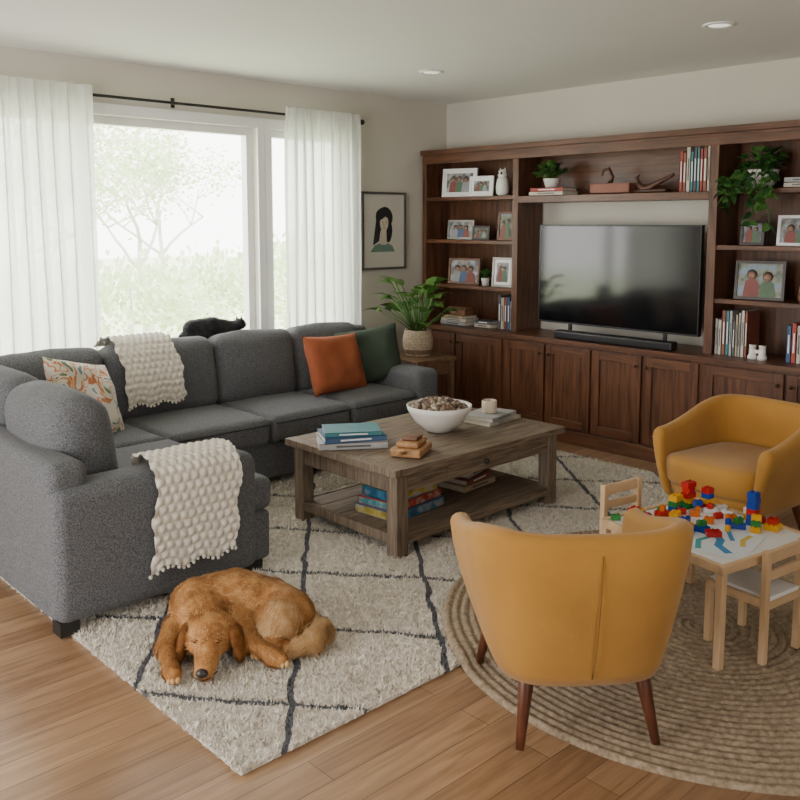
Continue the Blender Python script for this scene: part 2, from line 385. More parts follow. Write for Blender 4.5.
for d in[(4.99,5.49,-1),(4.48,4.98,1),(4.06,4.46,-1),(3.645,4.05,1),(3.225,3.635,-1),(2.80,3.215,1),(2.24,2.77,-1),(1.69,2.23,1)]: door(*d)
b.obj("built_in_bookcase",bevel=.003)

M_screen,_,_,_,P=nmat("tv_screen"); P.inputs["Base Color"].default_value=(.004,.004,.005,1); P.inputs["Roughness"].default_value=.10; P.inputs["Specular IOR Level"].default_value=.6
b=B(); b.box(5.47,5.51,2.895,4.24,.88,1.63,M_black); b.box(5.4675,5.4705,2.905,4.23,.893,1.62,M_screen)
b.box(5.51,5.55,3.2,3.9,.95,1.35,M_black)
for y in(3.15,3.95):
    b.box(5.45,5.60,y-.012,y+.012,.781,.793,M_black); b.box(5.48,5.50,y-.012,y+.012,.79,.89,M_black)
b.obj("flat_screen_television",bevel=.003)
b=B(); b.soft((5.375,3.50,.813),(.085,.98,.062),.012,M_black); b.obj("soundbar")

# ---------------------------------------------------------------- shelf contents
def photo_mat(i,c1,c2,c3):
    m,nt,N,L,P=nmat("photo_print_%d"%i); P.inputs["Roughness"].default_value=.3
    tc=N.new("ShaderNodeTexCoord"); n=N.new("ShaderNodeTexNoise"); n.inputs["Scale"].default_value=16; n.inputs["Detail"].default_value=3
    L.new(tc.outputs["Object"],n.inputs["Vector"]); r=N.new("ShaderNodeValToRGB"); r.color_ramp.elements[0].position=.38; r.color_ramp.elements[0].color=(*c1,1)
    r.color_ramp.elements[1].position=.62; r.color_ramp.elements[1].color=(*c3,1); e=r.color_ramp.elements.new(.5); e.color=(*c2,1)
    L.new(n.outputs["Fac"],r.inputs[0]); L.new(r.outputs[0],P.inputs["Base Color"]); return m
PH=[photo_mat(0,(.06,.08,.1),(.2,.22,.25),(.35,.37,.4)),photo_mat(1,(.06,.09,.13),(.2,.17,.14),(.32,.36,.42)),photo_mat(2,(.03,.06,.03),(.16,.17,.10),(.14,.22,.30)),photo_mat(3,(.08,.08,.08),(.2,.2,.2),(.4,.4,.4))]
M_skin=pm("photo_skin",(.34,.19,.13),.5)
SH=[pm("photo_cloth_%d"%i,c,.5) for i,c in enumerate([(.3,.3,.32),(.06,.12,.25),(.22,.05,.04),(.08,.15,.08),(.05,.05,.06),(.10,.07,.05)])]
FR={'w':M_white,'d':pm("frame_dark",(.035,.02,.015),.4),'s':pm("frame_pewter",(.22,.21,.19),.35,metal=.6),'b':wood("frame_brown",(.1,.04,.02),(.25,.12,.06),'x')}
def photo_frame(x,y,z,w,h,kind,pi_,yaw=0,mat_w=0):
    b=B(); T=.018
    fm=FR[kind]
    b.box(-w/2,w/2,-.009,.009,0,T,fm); b.box(-w/2,w/2,-.009,.009,h-T,h,fm); b.box(-w/2,-w/2+T,-.009,.009,T,h-T,fm); b.box(w/2-T,w/2,-.009,.009,T,h-T,fm)
    b.box(-w/2+T,w/2-T,-.002,.006,T,h-T,M_white if mat_w else PH[pi_])
    if mat_w: b.box(-w/2+T+.022,w/2-T-.022,-.004,-.002,T+.022,h-T-.022,PH[pi_])
    ins=.022 if mat_w else 0
    iw=w-2*T-2*ins; ih=h-2*T-2*ins; zb=T+ins; n=2 if w<h*1.25 else 3
    for k in range(n):
        cx=(-.5+(k+.5)/n)*iw*.72; hh=ih*(.58+.16*random.random()); rr=min(ih*.13,iw*.11); d=.0012*k
        sw=rr*1.9; top=zb+hh-rr*.8
        pts=[(cx-min(sw,iw/2+cx),zb),(cx+min(sw,iw/2-cx),zb),(cx+sw*.75,top-rr*.7),(cx+rr*.5,top),(cx-rr*.5,top),(cx-sw*.75,top-rr*.7)]
        b.add([(px,-.0050-d,pz) for px,pz in pts],[tuple(range(6))],SH[(k+int(w*1000))%4])
        b.lathe([(rr*1.15,0),(rr*1.15,.0008)],SH[4+k%2],seg=14,M=TM((cx,-.0052-d,zb+hh+rr*.15),0,pi/2)); b.lathe([(rr*.9,0),(rr*.9,.0012)],M_skin,seg=14,M=TM((cx,-.0052-d,zb+hh-rr*.1),0,pi/2))
    b.box(-.02,.02,.009,.06,0,.006,fm)
    b.tube([(0,.055,.004),(0,.01,h*.7)],.005,fm,6)
    return b.obj("framed_photo",M=TM((x,y,z+.002),-pi/2+yaw,-.10))
photo_frame(5.53,5.15,1.86,.33,.24,'w',3,.25,1); photo_frame(5.50,4.875,1.86,.23,.165,'w',3,.15,1)
photo_frame(5.53,5.13,1.50,.26,.165,'s',1,.2); photo_frame(5.53,4.90,1.50,.17,.115,'d',2,.15); photo_frame(5.52,4.63,1.50,.15,.23,'b',2,.1)
photo_frame(5.53,5.09,1.12,.30,.22,'b',1,.25); photo_frame(5.51,4.65,1.12,.19,.24,'s',1,.15,1)
photo_frame(5.53,2.58,1.50,.15,.16,'d',0,.15); photo_frame(5.53,2.30,1.50,.23,.19,'w',1,.1); photo_frame(5.53,2.52,1.15,.31,.25,'d',2,.15)
b=B(); b.lathe([(.03,0),(.05,.02),(.055,.07),(.045,.13),(.03,.155)],M_ceram,(0,0,0)); b.ell((0,0,.175),(.042,.04,.038),M_ceram)
for s in(1,-1): b.lathe([(.012,0),(.001,.025)],M_ceram,(.0,s*.025,.2)); b.ell((-.036,s*.016,.18),(.008,.011,.011),M_black)
b.obj("owl_figurine",M=TM((5.53,4.67,1.861)))

GREEN=pm("leaf_green",(.065,.17,.03),.45,.35,6); GREEN2=pm("leaf_green_dark",(.025,.085,.02),.45,.3,6); SOIL=pm("potting_soil",(.05,.035,.025),.95)
def leafy(b,c,R,n,L,w,up=.5,mats=(GREEN,GREEN2)):
    for k in range(n):
        a=random.uniform(0,2*pi); e=random.uniform(.1,1.2)
        d=Vector((math.cos(a)*math.cos(e),math.sin(a)*math.cos(e),math.sin(e)*up+.15))
        p=Vector(c)+d*R*random.uniform(.4,1)
        b.tube([c,Vector(c)+d*R*.5,p],.0018,mats[0],4); b.leaf(p,d,L*random.uniform(.7,1.1),w,L*.35,random.choice(mats),random.uniform(-.5,.5))
b=B(); b.lathe([(.028,0),(.038,.06),(.04,.065),(.034,.062)],M_ceram); leafy(b,(0,0,.06),.06,34,.06,.034,1.0); b.obj("small_potted_plant",recalc=False,M=TM((5.54,4.85,1.121)))
BK=[pm("book_%d"%i,c,.55,.08,20) for i,c in enumerate([(.05,.11,.22),(.36,.05,.035),(.55,.50,.42),(.05,.20,.24),(.10,.10,.11),(.42,.26,.06),(.40,.40,.40),(.08,.18,.08),(.26,.08,.05),(.45,.34,.22)])]
PAGE=pm("book_pages",(.72,.67,.57),.8,.05,80)
def book(b,M,L,W,T,mat):
    b.box(-L/2,L/2,-W/2,W/2,0,.003,mat,M); b.box(-L/2,L/2,-W/2,W/2,T-.003,T,mat,M); b.box(-L/2,L/2,-W/2,-W/2+.004,0,T,mat,M)
    b.box(-L/2+.004,L/2-.004,-W/2+.004,W/2-.004,.003,T-.003,PAGE,M)
    b.box(-L*.25,L*.25,-W/2-.0007,-W/2,T*.35,T*.65,M_white if mat not in (BK[2],BK[6],BK[9]) else BK[4],M)
def book_row(x,y0,y1,z,hmin,hmax,dep=.17,pal=BK):
    b=B(); y=y1; i=0
    while y>y0+.012:
        t=random.uniform(.018,.036); t=min(t,y-y0); h=random.uniform(hmin,hmax)
        M=TM((x+dep/2,y-t/2,z+h/2+.001))@Euler((0,0,-pi/2)).to_matrix().to_4x4()@Matrix.Rotation(pi/2,4,'Y')@Matrix.Translation((0,0,-t/2))
        book(b,M,h,dep,t*.96,pal[i%len(pal)]); y-=t; i+=1
    return b.obj("book_row")
def book_stack(x,y,z,specs,yaw=0,name="book_stack"):
    b=B(); zz=.0005
    for (L,W,T,m,a) in specs:
        book(b,TM((0,0,zz),a),L,W,T,m); zz+=T+.0006
    return b.obj(name,M=TM((x,y,z),yaw))
book_stack(5.50,5.10,.781,[(.28,.19,.03,BK[6],0),(.27,.18,.025,BK[2],.08),(.24,.17,.022,BK[9],-.05)],-pi/2)
book_stack(5.50,4.79,.781,[(.18,.13,.03,BK[2],.0),(.17,.13,.025,BK[4],.1)],-pi/2)
b=B(); b.box(-.05,.05,-.10,.10,.0,.055,FR['b']); b.box(-.052,.052,-.102,.102,.055,.07,FR['b']); b.obj("wooden_keepsake_box",bevel=.004,M=TM((5.50,5.10,.862)))
book_row(5.48,4.51,4.66,.78,.22,.28,pal=[BK[4],BK[2],BK[8],BK[0],BK[6]])
book_stack(5.53,4.16,1.851,[(.32,.20,.03,BK[2],0),(.30,.19,.027,BK[1],.03)],-pi/2)
b=B(); b.lathe([(.045,0),(.062,.06),(.066,.07),(.05,.066)],M_ceram); leafy(b,(0,0,.07),.12,100,.07,.040,.8); b.obj("small_potted_plant",recalc=False,M=TM((5.53,4.18,1.911)))
M_tray=pm("terracotta_leather",(.24,.075,.045),.5,.15)
b=B(); b.box(-.075,.075,-.17,.17,0,.012,M_tray)
for a in[(-.075,-.063,-.17,.17),(.063,.075,-.17,.17),(-.075,.075,-.17,-.158),(-.075,.075,.158,.17)]: b.box(*a,.0,.075,M_tray)
b.box(-.06,.06,-.15,.15,.05,.07,M_tray)
b.obj("leather_storage_tray",bevel=.003,M=TM((5.54,3.62,1.851)))
b=B(); DK=wood("carved_wood",(.05,.02,.012),(.13,.055,.03),'y')
pts=[];rad=[]
for i in range(16):
    t=i/15; a=-.5+t*2.6; pts.append((0,.11-.24*t+.02*math.sin(a*2),.030+.085*max(0,t-.25)**1.3*1.6)); rad.append(.034*(1-.72*t))
b.tube(pts,rad,DK,12); b.tube([(0,.09,.03),(0,.13,.06),(0,.145,.11),(0,.12,.13)],[.028,.022,.015,.006],DK,10); b.soft((0,.02,.014),(.07,.26,.024),.01,DK)
b.obj("carved_horn_sculpture",M=TM((5.54,3.30,1.853)))
b=B(); b.tube([(0,-.03,.0),(0,-.05,.05),(0,-.02,.11),(0,.03,.10),(0,.035,.06)],[.02,.016,.014,.012,.006],DK,8); b.obj("carved_wooden_bird",M=TM((5.55,3.70,1.927)))
book_row(5.50,2.87,3.09,1.85,.26,.30,pal=[BK[1],BK[8],BK[2],BK[3],BK[4],BK[3]])
b=B(); b.lathe([(.055,0),(.085,.04),(.095,.10),(.1,.12),(.085,.115)],M_ceram,seg=30); leafy(b,(0,0,.12),.13,55,.08,.06,.9)
for k in range(9):
    a=random.uniform(pi*.55,pi*1.45); pts=[Vector((0,0,.12)),Vector((math.cos(a)*.07,math.sin(a)*.1,.15)),Vector((math.cos(a)*.13-.02,math.sin(a)*.15,.09))]
    L_=random.uniform(.10,.34); p=pts[-1].copy(); p.x=min(p.x,-.15)
    for i in range(5): p=p+Vector((random.uniform(-.01,.006),random.uniform(-.02,.02),-L_/5)); pts.append(p.copy())
    b.tube(pts,.0022,GREEN,4)
    for q in pts[1:]:
        for _ in range(2): b.leaf(q,(random.uniform(-1,.2),random.uniform(-1,1),random.uniform(-.5,.4)),.065,.05,.02,random.choice((GREEN,GREEN2)),random.uniform(-1,1))
b.obj("trailing_potted_pothos",recalc=False,M=TM((5.575,2.55,1.861)))
book_stack(5.53,2.26,1.861,[(.2,.15,.03,BK[2],0),(.2,.15,.03,BK[6],.05)],-pi/2)
book_row(5.46,2.55,2.77,.78,.22,.31,pal=[BK[6],BK[2],BK[8],BK[3],BK[6],BK[4],BK[9]])
b=B()
for s in(1,-1): b.lathe([(.03,0),(.03,.02),(.022,.03),(.02,.08),(.024,.09)],M_ceram,(0,s*.032,0))
b.box(-.012,.012,-.03,.03,.04,.06,M_ceram); b.obj("ceramic_binocular_ornament",M=TM((5.44,2.47,.781)))
b=B(); b.lathe([(.04,0),(.055,.03),(.05,.10),(.03,.13),(.035,.14)],FR['b']); b.obj("wooden_vase",M=TM((5.5,2.2,1.151)))
book_row(5.46,1.8,2.3,.78,.20,.28)

# ---------------------------------------------------------------- wall art
b=B(); M_gf=pm("frame_grey_wood",(.10,.09,.085),.5); x0,x1,z0,z1=4.745,5.245,1.25,1.90; yf=YW-.03
for a in[(x0,x1,z0,z0+.02),(x0,x1,z1-.02,z1),(x0,x0+.02,z0+.02,z1-.02),(x1-.02,x1,z0+.02,z1-.02)]: b.box(a[0],a[1],yf,YW-.002,a[2],a[3],M_gf)
b.box(x0+.02,x1-.02,yf+.012,YW-.002,z0+.02,z1-.02,pm("art_paper",(.60,.57,.51),.8,.02))
def poly(pts,mat,d):
    vs=[(x,yf+.012-d,z) for x,z in pts]; b.add(vs,[tuple(range(len(vs)))],mat)
def blob(cx,cz,rx,rz,mat,d,f=0,ph=0): poly([(cx+math.cos(a)*rx*(1+f*math.sin(3*a+ph)),cz+math.sin(a)*rz*(1+f*math.sin(2*a+ph))) for a in [2*pi*i/36 for i in range(36)]],mat,d)
M_ink=pm("ink_black",(.02,.02,.022),.7); M_face=pm("art_face",(.60,.52,.43),.8); M_gr=pm("art_green",(.16,.26,.20),.8)
cx=4.99
blob(cx+.005,1.675,.095,.105,M_ink,.001,.07,.6); poly([(cx-.085,1.66),(cx-.03,1.60),(cx-.05,1.49),(cx-.12,1.455)],M_ink,.0012); blob(cx+.06,1.57,.036,.10,M_ink,.0012,.12,1)
poly([(cx-.15,1.40),(cx-.10,1.455),(cx-.03,1.475),(cx+.04,1.475),(cx+.10,1.45),(cx+.13,1.40)],M_gr,.0016); poly([(cx-.028,1.60),(cx+.030,1.60),(cx+.036,1.46),(cx-.034,1.46)],M_face,.002)
blob(cx+.005,1.640,.048,.070,M_face,.0026,.03,.5); poly([(cx-.055,1.715),(cx+.06,1.722),(cx+.056,1.675),(cx+.02,1.695),(cx-.045,1.66)],M_ink,.0032)
for s in(-.018,.020): blob(cx+.005+s,1.648,.008,.0035,M_ink,.0034)
poly([(cx+.003,1.645),(cx-.003,1.622),(cx+.006,1.620)],M_ink,.0034)
blob(cx+.006,1.602,.012,.004,pm("art_lip",(.40,.1,.08),.8),.0034)
b.obj("framed_portrait_print",recalc=False)

# ---------------------------------------------------------------- sofa
b=B(); S=M_sofa; w=.003
def seg(x0,x1,y0,y1,z0,z1,r=.03,puff=(0,0,0),rot=(0,0,0),wr=w,ni=8):
    b.soft(((x0+x1)/2,(y0+y1)/2,(z0+z1)/2),(x1-x0,y1-y0,z1-z0),r,S,puff,rot,ni,wr)
seg(1.28,4.50,4.42,5.30,.06,.30); seg(1.28,4.50,5.14,5.34,.06,.85,.05)
seg(4.27,4.50,4.36,5.34,.06,.60,.05,(.01,.01,.01))
seg(1.28,2.32,3.36,4.60,.06,.30); seg(1.28,1.45,3.36,5.30,.06,.70,.05)
seg(1.28,2.22,3.31,3.52,.06,.60,.05,(.0,.01,.012))
for x0,x1 in[(2.34,3.03),(3.035,3.665),(3.67,4.27)]: seg(x0,x1,4.36,5.02,.295,.465,.045,(0,.015,.02))
seg(1.48,2.335,4.36,5.02,.295,.465,.045,(0,0,.02)); seg(1.48,2.34,3.52,4.35,.295,.465,.045,(.015,0,.02)); seg(2.19,2.34,3.36,3.56,.295,.455,.045)
for x0,x1 in[(1.62,2.275),(2.28,3.03),(3.035,3.665),(3.67,4.265)]:
    b.soft(((x0+x1)/2,5.06,.665),(x1-x0,.22,.46),.075,S,(.0,.045,.02),(-.16,0,0),9,.009)
for y0,y1 in[(3.56,4.22),(4.225,4.90)]:
    b.soft((1.545,(y0+y1)/2,.665),(.24,y1-y0,.47),.09,S,(.05,0,.025),(0,-.16,0),9,.009)
PI_=pm("sofa_piping",(.030,.031,.034),.9)
for x0,x1 in[(2.36,3.01),(3.055,3.645),(3.69,4.25)]: b.tube([(x0,4.352,.425),((x0+x1)/2,4.346,.427),(x1,4.352,.425)],.004,PI_,6)
for x,y in[(1.33,3.37),(2.24,3.42),(2.24,4.45),(4.42,4.44),(4.42,5.26),(1.33,5.26),(3.0,4.5)]: b.box(x-.04,x+.04,y-.04,y+.04,.012,.07,M_iron)
sofa=b.obj("sectional_sofa")

def throw(name,path,x0,x1,skew=0):
    P=[Vector((0,p[0],p[1])) for p in path]; Ls=[0]
    for i in range(1,len(P)): Ls.append(Ls[-1]+(P[i]-P[i-1]).length)
    T=Ls[-1]; nu=int(T/.006); nv=int((x1-x0)/.006)
    def at(s):
        for i in range(1,len(P)):
            if s<=Ls[i] or i==len(P)-1:
                f=(s-Ls[i-1])/(Ls[i]-Ls[i-1]); return P[i-1].lerp(P[i],f)
    b=B(); vs=[];fs=[]
    for i in range(nu+1):
        s=T*i/nu; p=at(s); t=(at(min(T,s+.03))-at(max(0,s-.03))).normalized(); n=Vector((0,t.z,-t.y))
        for j in range(nv+1):
            x=x0+(x1-x0)*j/nv; cell=.040
            u=s/cell; v=(x-x0)/cell
            k=(abs(math.sin(pi*u))*abs(math.sin(pi*(v+.5*(int(math.floor(u))%2)))))**.55
            wv=noise.noise(Vector((x*5,s*3,1)))*.014
            edge=.008*math.sin(s*30)*(1 if j in(0,nv) else 0)
            sc=.012*math.sin(x*40)*(i/nu)**6
            q=p+n*(.004+.015*k+abs(wv)*.6); vs.append((x+edge+skew*(s/T-.5)+noise.noise(Vector((3,s*5,x0)))*.015,q.y,q.z+sc))
    for i in range(nu):
        for j in range(nv): a=i*(nv+1)+j; fs.append((a,a+1,a+nv+2,a+nv+1))
    b.add(vs,fs,M_knit,True)
    e=vs[-(nv+1):]
    for j in range(0,nv+1,4):   # rolled knit hem loops
        p=Vector(e[j]); b.tube([p,p+Vector((.004*random.uniform(-1,1),-.001,-.008)),p+Vector((.006*random.uniform(-1,1),-.001,-.013))],[.008,.008,.005],M_knit,6)
    return b.obj(name,recalc=False)
throw("knit_throw_blanket",[(5.25,.87),(5.16,.925),(5.08,.94),(4.99,.925),(4.925,.86),(4.875,.76),(4.85,.67),(4.85,.60),(4.86,.56)],2.32,2.70,.02)
throw("knit_throw_blanket",[(3.57,.50),(3.545,.60),(3.505,.635),(3.41,.642),(3.325,.635),(3.284,.60),(3.275,.50),(3.278,.36),(3.283,.20)],1.69,2.10,-.06)

def pil(name,loc,w,h,t,mat,rz,rx,ry=0): b=B(); b.pillow(w,h,t,mat,Matrix.Identity(4)); return b.obj(name,merge=True,M=TM(loc,rz,rx,ry))
pil("rust_throw_pillow",(3.82,4.72,.668),.52,.42,.17,M_rust_p,.10,-.34,.04)
pil("green_throw_pillow",(4.20,4.80,.675),.50,.42,.15,M_green_p,-.42,-.26,-.12)
pil("floral_throw_pillow",(2.00,4.66,.680),.54,.46,.16,M_flower,.50,-.45,.24)

# ---------------------------------------------------------------- side table + plant
b=B(); b.box(4.56,4.99,4.66,5.16,.575,.605,M_side); b.box(4.59,4.96,4.69,5.13,.47,.575,M_side); b.box(4.59,4.96,4.69,5.13,.15,.17,M_side)
for x in(4.57,4.94):
    for y in(4.67,5.11): b.box(x,x+.04,y,y+.04,0,.58,M_side)
b.obj("side_table",bevel=.004)
b=B(); M_bask=pm("seagrass_basket",(.50,.40,.28),.9,.3,60,.7,180); M_bask2=pm("basket_brown",(.20,.13,.08),.9,.2,60)
for i in range(16):
    z=.008+i*.0125; r=.085+.03*math.sin(pi*(i+2)/20); pts=[(r*math.cos(a),r*math.sin(a),z) for a in [2*pi*k/28 for k in range(29)]]
    b.tube(pts,.0078,M_bask2 if i in(1,2,3) else M_bask,6)
b.lathe([(.08,.0),(.105,.1),(.098,.19),(.09,.17)],M_bask); b.lathe([(.09,.168),(.09,.172)],SOIL)
M_dief=pm("leaf_variegated",(.15,.30,.05),.4,.0,14,c2=(.035,.12,.025))
for k in range(44):
    a=k*2.4; e=random.uniform(.45,1.45); hgt=random.uniform(.16,.47)
    d=Vector((math.cos(a)*math.cos(e)*.75,math.sin(a)*math.cos(e)*.75,math.sin(e))); base=Vector((math.cos(a)*.02,math.sin(a)*.02,.17)); tip=base+d*hgt
    b.tube([base,base+d*hgt*.5+Vector((0,0,.015)),tip],.004,GREEN,5)
    dd=Vector((math.cos(a),math.sin(a),.35+.5*math.sin(e))); b.leaf(tip,dd,random.uniform(.15,.21),random.uniform(.09,.125),.08,M_dief,random.uniform(-.3,.3))
b.obj("potted_dieffenbachia",recalc=False,M=TM((4.80,4.90,.607)))

# ---------------------------------------------------------------- coffee table
b=B(); cx0,cx1,cy0,cy1=2.77,4.12,2.98,3.87; zt=.47
for i in range(5):
    a=cy0+(cy1-cy0)*i/5; b.box(cx0+.07,cx1-.07,a+.001,a+(cy1-cy0)/5-.001,zt-.035,zt,M_rust)
b.box(cx0,cx0+.068,cy0,cy1,zt-.036,zt+.001,M_rusty); b.box(cx1-.068,cx1,cy0,cy1,zt-.036,zt+.001,M_rusty)
L0,L1,K0,K1=cx0+.04,cx1-.04,cy0+.03,cy1-.03; q=.075
for x in(L0,L1-q):
    for y in(K0,K1-q): b.box(x,x+q,y,y+q,.016,zt-.035,M_rusty)
b.box(L0+q,L1-q,K0+.012,K0+.035,.335,zt-.035,M_rust); b.box(L0+q,L1-q,K1-.035,K1-.012,.335,zt-.035,M_rust)
b.box(L0+.012,L0+.035,K0+q,K1-q,.335,zt-.035,M_rusty); b.box(L1-.035,L1-.012,K0+q,K1-q,.335,zt-.035,M_rusty)
b.box(3.18,3.72,K0+.001,K0+.014,.347,zt-.045,M_rust); b.ell((3.45,K0-.014,.39),(.015,.015,.015),M_iron); b.tube([(3.45,K0+.01,.39),(3.45,K0-.01,.39)],.006,M_iron,8)
for i in range(5):
    a=K0+.01+(K1-K0-.02)*i/5; b.box(L0+.01,L1-.01,a+.002,a+(K1-K0-.02)/5-.002,.095,.12,M_rust)
b.box(L0+q,L1-q,K0+.008,K0+.03,.075,.125,M_rust); b.box(L0+.008,L0+.03,K0+q,K1-q,.075,.125,M_rusty); b.box(L0+q,L1-q,K1-.03,K1-.008,.075,.125,M_rust)
b.obj("rustic_coffee_table",bevel=.004)
zt+=.002
book_stack(2.96,3.53,zt,[(.36,.26,.034,BK[6],0),(.33,.24,.028,BK[0],.12),(.30,.21,.022,BK[3],.02)],-.60)
b=B(); M_lw=wood("light_wood",(.30,.14,.055),(.50,.27,.12),'x',.45)
b.soft((0,0,.022),(.22,.16,.042),.01,M_lw); b.soft((.0,0,.058),(.16,.12,.028),.01,M_lw); b.tube([(-.11,0,.03),(-.15,0,.035),(-.19,.01,.045)],[.01,.008,.013],M_lw,8); b.soft((.01,0,.080),(.10,.085,.016),.006,FR['b'])
b.obj("wooden_toy_box",M=TM((3.06,3.17,zt),.5))
b=B(); b.lathe([(.065,0),(.08,.008),(.14,.06),(.178,.12),(.186,.15),(.180,.152),(.168,.12),(.13,.068),(.0,.03)],M_ceram,seg=44)
NUT=[pm("nut_%d"%i,c,.6,.3,60,.4,120) for i,c in enumerate([(.18,.11,.07),(.28,.20,.13),(.11,.07,.05),(.36,.30,.24)])]
for k in range(170):
    r=.155*math.sqrt(random.random()); a=random.uniform(0,2*pi); zz=.115+.05*(1-(r/.16)**2)+random.uniform(-.01,.008); s_=random.uniform(.016,.022)
    b.ell((r*math.cos(a),r*math.sin(a),zz+.01),(s_,s_*.8,s_*.85),random.choice(NUT),(random.random()*3,random.random()*3,0),8,6)
b.obj("bowl_of_walnuts",M=TM((3.51,3.41,zt)))
book_stack(3.93,3.40,zt,[(.32,.24,.020,BK[2],0),(.29,.21,.022,BK[6],.1)],.1)
b=B(); b.lathe([(.042,0),(.045,.005),(.045,.07),(.040,.075),(.038,.06)],pm("candle_wax",(.72,.62,.48),.4)); b.tube([(0,0,.06),(0,0,.085)],.0015,M_iron,5); b.obj("pillar_candle",M=TM((3.93,3.40,zt+.045)))
PZ=[(.05,.22,.42),(.50,.08,.05),(.5,.38,.08),(.08,.3,.35)]; PZm=[photo_mat(10+i,tuple(x*.5 for x in c),c,(.42,.40,.36)) for i,c in enumerate(PZ)]
b=B(); z_=.121
for i,(L_,W_,T_,a) in enumerate([(.40,.29,.050,0),(.38,.27,.042,.06),(.33,.24,.045,-.08)]):
    b.box(-L_/2,L_/2,-W_/2,W_/2,z_,z_+T_,BK[[0,1,3][i]],TM((0,0,0),a)); b.box(-L_/2+.006,L_/2-.006,-W_/2-.0008,-W_/2,z_+.004,z_+T_-.006,PZm[i],TM((0,0,0),a)); b.box(-L_/2+.01,L_/2-.01,-W_/2+.01,W_/2-.01,z_+T_,z_+T_+.001,PZm[(i+3)%4],TM((0,0,0),a))
    b.box(-L_/2-.0008,-L_/2,-W_/2+.006,W_/2-.006,z_+.004,z_+T_-.006,PZm[(i+2)%4],TM((0,0,0),a)); z_+=T_+.001
b.obj("jigsaw_puzzle_boxes",bevel=.002,M=TM((3.14,3.34,0),.1))
book_stack(3.72,3.40,.121,[(.30,.22,.035,BK[9],0),(.28,.20,.03,BK[8],.1),(.2,.15,.03,BK[2],.2)],.1)

# ---------------------------------------------------------------- rugs
def rug(name,x0,x1,y0,y1,n=170000):
    b=B(); b.box(x0,x1,y0,y1,.001,.014,M_rug)
    P=np.random.rand(n,2)*[x1-x0+.02,y1-y0+.02]+[x0-.01,y0-.01]
    ang=np.random.rand(n)*2*pi; ln=.010+.014*np.random.rand(n); tilt=.009*np.random.randn(n,2); wd=.0042+.003*np.random.rand(n)
    dx=np.cos(ang)*wd; dy=np.sin(ang)*wd; z0=np.full(n,.009)
    a=np.stack([P[:,0]-dx,P[:,1]-dy,z0],1); c=np.stack([P[:,0]+dx,P[:,1]+dy,z0],1); t=np.stack([P[:,0]+tilt[:,0],P[:,1]+tilt[:,1],z0+ln],1)
    V=np.empty((n*3,3)); V[0::3]=a;V[1::3]=c;V[2::3]=t
    b.add(V.tolist(),[(i,i+1,i+2) for i in range(0,n*3,3)],M_rug,False); return b.obj(name,recalc=False)
rug("diamond_shag_rug",1.34,5.04,2.12,4.75)
b=B(); R_=1.06; rings=30; nr=rings*5; na=420; vs=[];fs=[]; jc=(3.25,1.65)
for i in range(nr+1):
    r=R_*i/nr
    for k in range(na):
        a=2*pi*k/na; x=jc[0]+r*math.cos(a); y=jc[1]+r*math.sin(a); fr=(i%5)/5
        prof=math.sin(pi*fr) ; circ=max(6,int(2*pi*max(r,.03)/.04)); br=abs(math.sin(a*circ/2+ (pi/2)*(1 if fr>.5 else 0)))
        s=min(1,max(0,(y-2.03)/.12)); s=s*s*(3-2*s)
        vs.append((x,y,.006+.030*s+.011*prof*(.55+.45*br) - (.004 if i==nr else 0)))
for i in range(nr):
    for k in range(na): k2=(k+1)%na; fs.append((i*na+k,i*na+k2,(i+1)*na+k2,(i+1)*na+k))
o=len(vs)
for k in range(na): a=2*pi*k/na; x=jc[0]+(R_+.004)*math.cos(a); y=jc[1]+(R_+.004)*math.sin(a); s=min(1,max(0,(y-2.03)/.12)); s=s*s*(3-2*s); vs.append((x,y,.001+.022*s))
for k in range(na): k2=(k+1)%na; fs.append((nr*na+k,nr*na+k2,o+k2,o+k))
b.add(vs,fs,M_jute,True); b.obj("round_jute_rug",recalc=False)

